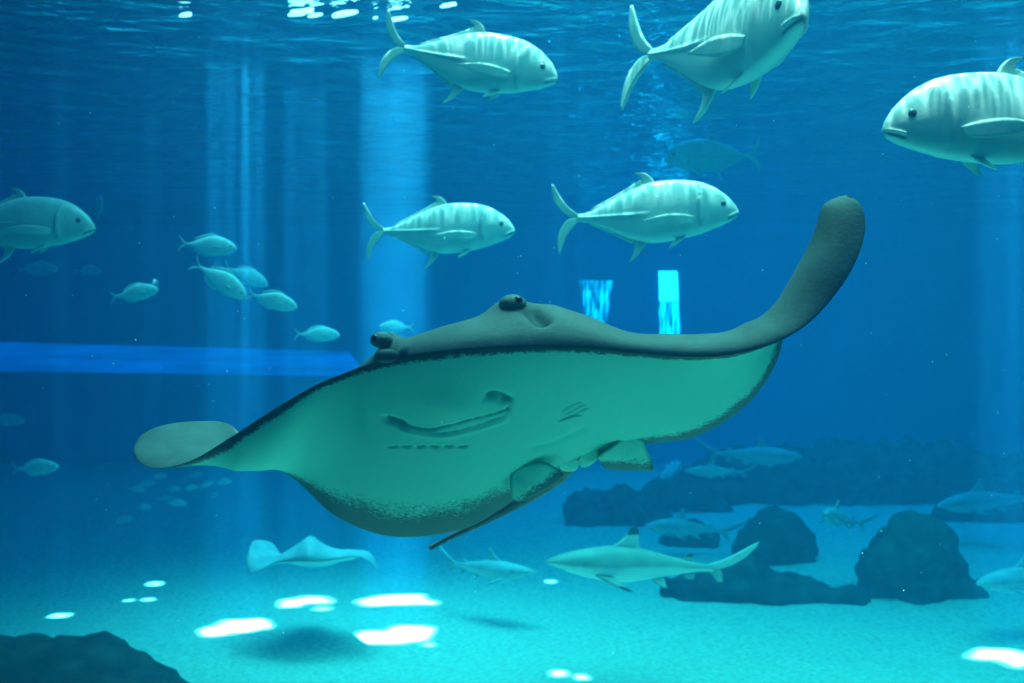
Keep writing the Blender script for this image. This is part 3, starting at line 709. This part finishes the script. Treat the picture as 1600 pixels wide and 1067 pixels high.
# ---------------------------------------------------------------- glowing panels standing in for the bright patches on the far wall
def glow_mat(name, c, strength, scale, lo, hi, rows=None):
    m, nt, out = new_mat(name); L = nt.links.new
    e = nt.nodes.new('ShaderNodeEmission'); e.inputs[0].default_value = (*c, 1)
    tc = nt.nodes.new('ShaderNodeTexCoord'); mp = nt.nodes.new('ShaderNodeMapping'); mp.inputs['Scale'].default_value = scale
    n = nt.nodes.new('ShaderNodeTexNoise'); n.inputs['Scale'].default_value = 1; n.inputs['Detail'].default_value = 4; n.inputs['Distortion'].default_value = .4
    L(tc.outputs['Object'], mp.inputs[0]); L(mp.outputs[0], n.inputs[0])
    r = nt.nodes.new('ShaderNodeMapRange'); L(n.outputs[0], r.inputs[0]); r.inputs[1].default_value = lo; r.inputs[2].default_value = hi
    r.inputs[3].default_value = strength * .08; r.inputs[4].default_value = strength
    L(r.outputs[0], e.inputs[1]); L(e.outputs[0], out.inputs[0]); return m
def panel(name, pts, mat, Y=18.78, thick=.04):
    f = [P(x, y, Y) for x, y in pts]; c = sum(f, Vector()) / len(f); k = len(f)
    V = [p - c for p in f] + [p - c + Vector((0, thick, 0)) for p in f]
    F_ = [tuple(range(k)), tuple(range(k, 2 * k))[::-1]] + [(i, (i + 1) % k, k + (i + 1) % k, k + i) for i in range(k)]
    o = mesh_obj(name, V, F_, mat, None, False); o.location = c; structure(o); return o
M_w1 = glow_mat('window_light_streaked', (.10, .75, 1.0), 9, (16, 1, 2.2), .46, .72)
M_w2 = glow_mat('window_light_bright', (.25, .85, 1.0), 9, (22, 1, 1.6), .42, .66)
M_w3 = glow_mat('window_light_top', (.6, .95, 1.0), 18, (5, 1, 5), .1, .5)
M_w4 = glow_mat('window_light_blue', (.0, .28, .9), 1.7, (.5, 1, 9), .10, .70)
panel('window_1', [(905, 438), (957, 438), (945, 520), (920, 520)], M_w1)
panel('window_2', [(1029, 470), (1061, 470), (1064, 540), (1032, 540)], M_w2)
panel('window_3', [(1030, 424), (1058, 424), (1060, 470), (1031, 470)], M_w3)
panel('window_4', [(-160, 530), (545, 549), (562, 572), (566, 588), (-160, 578)], M_w4)

# added glowing patches just under the surface, standing in for glints on the ripples
M_glint = glow_mat('sky_through_ripple', (1, .97, .95), 7, (3, 14, 1), .25, .5)
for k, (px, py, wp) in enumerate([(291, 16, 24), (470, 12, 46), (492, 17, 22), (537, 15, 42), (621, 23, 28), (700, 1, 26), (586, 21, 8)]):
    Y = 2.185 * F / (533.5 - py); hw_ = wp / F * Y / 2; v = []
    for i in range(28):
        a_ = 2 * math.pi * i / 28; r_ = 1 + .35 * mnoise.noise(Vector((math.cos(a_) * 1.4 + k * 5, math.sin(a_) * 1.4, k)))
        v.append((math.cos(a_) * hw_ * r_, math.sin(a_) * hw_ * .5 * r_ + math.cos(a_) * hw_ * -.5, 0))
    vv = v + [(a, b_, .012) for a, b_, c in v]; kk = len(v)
    o = mesh_obj('window_%d' % (5 + k), vv, [tuple(range(kk)), tuple(range(kk, 2 * kk))[::-1]] + [(i, (i + 1) % kk, kk + (i + 1) % kk, kk + i) for i in range(kk)], M_glint, None, False)
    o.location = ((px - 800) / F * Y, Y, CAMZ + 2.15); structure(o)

# ---------------------------------------------------------------- bubbles and drifting specks
M_bub = mat_noise('bubble', (.85, .9, .9), (.95, 1, 1), 5, .2, 0, spec=.6)
def specks(name, pts, mat, label, cat):
    bm = bmesh.new()
    for c, r in pts:
        bmesh.ops.create_icosphere(bm, subdivisions=1, radius=r, matrix=Matrix.Translation(c))
    me = bpy.data.meshes.new(name); bm.to_mesh(me); bm.free(); me.materials.append(mat); o = bpy.data.objects.new(name, me); col.objects.link(o)
    tag(o, label, cat, None, 'stuff'); return o
rb = random.Random(3); pts = []
for k in range(150):
    t = rb.random(); px = 1058 - 24 * t + rb.gauss(0, 5 - 3.5 * t); py = 724 + 22 * t + rb.gauss(0, 5 - 3.5 * t)
    pts.append((P(px, py, 12.2 + rb.gauss(0, .1)), rb.uniform(.006, .02)))
specks('bubbles', pts, M_bub, 'cluster of bright bubbles beside the faint far sharks', 'bubbles')
pts = []
for k in range(170):
    Y = rb.uniform(1.6, 7); pts.append((P(rb.uniform(20, 1580), rb.uniform(20, 1040), Y), rb.uniform(.0007, .0016) * (1 + Y * .15)))
specks('drifting_specks', pts, M_bub, 'tiny pale specks drifting through the water all around', 'particles')
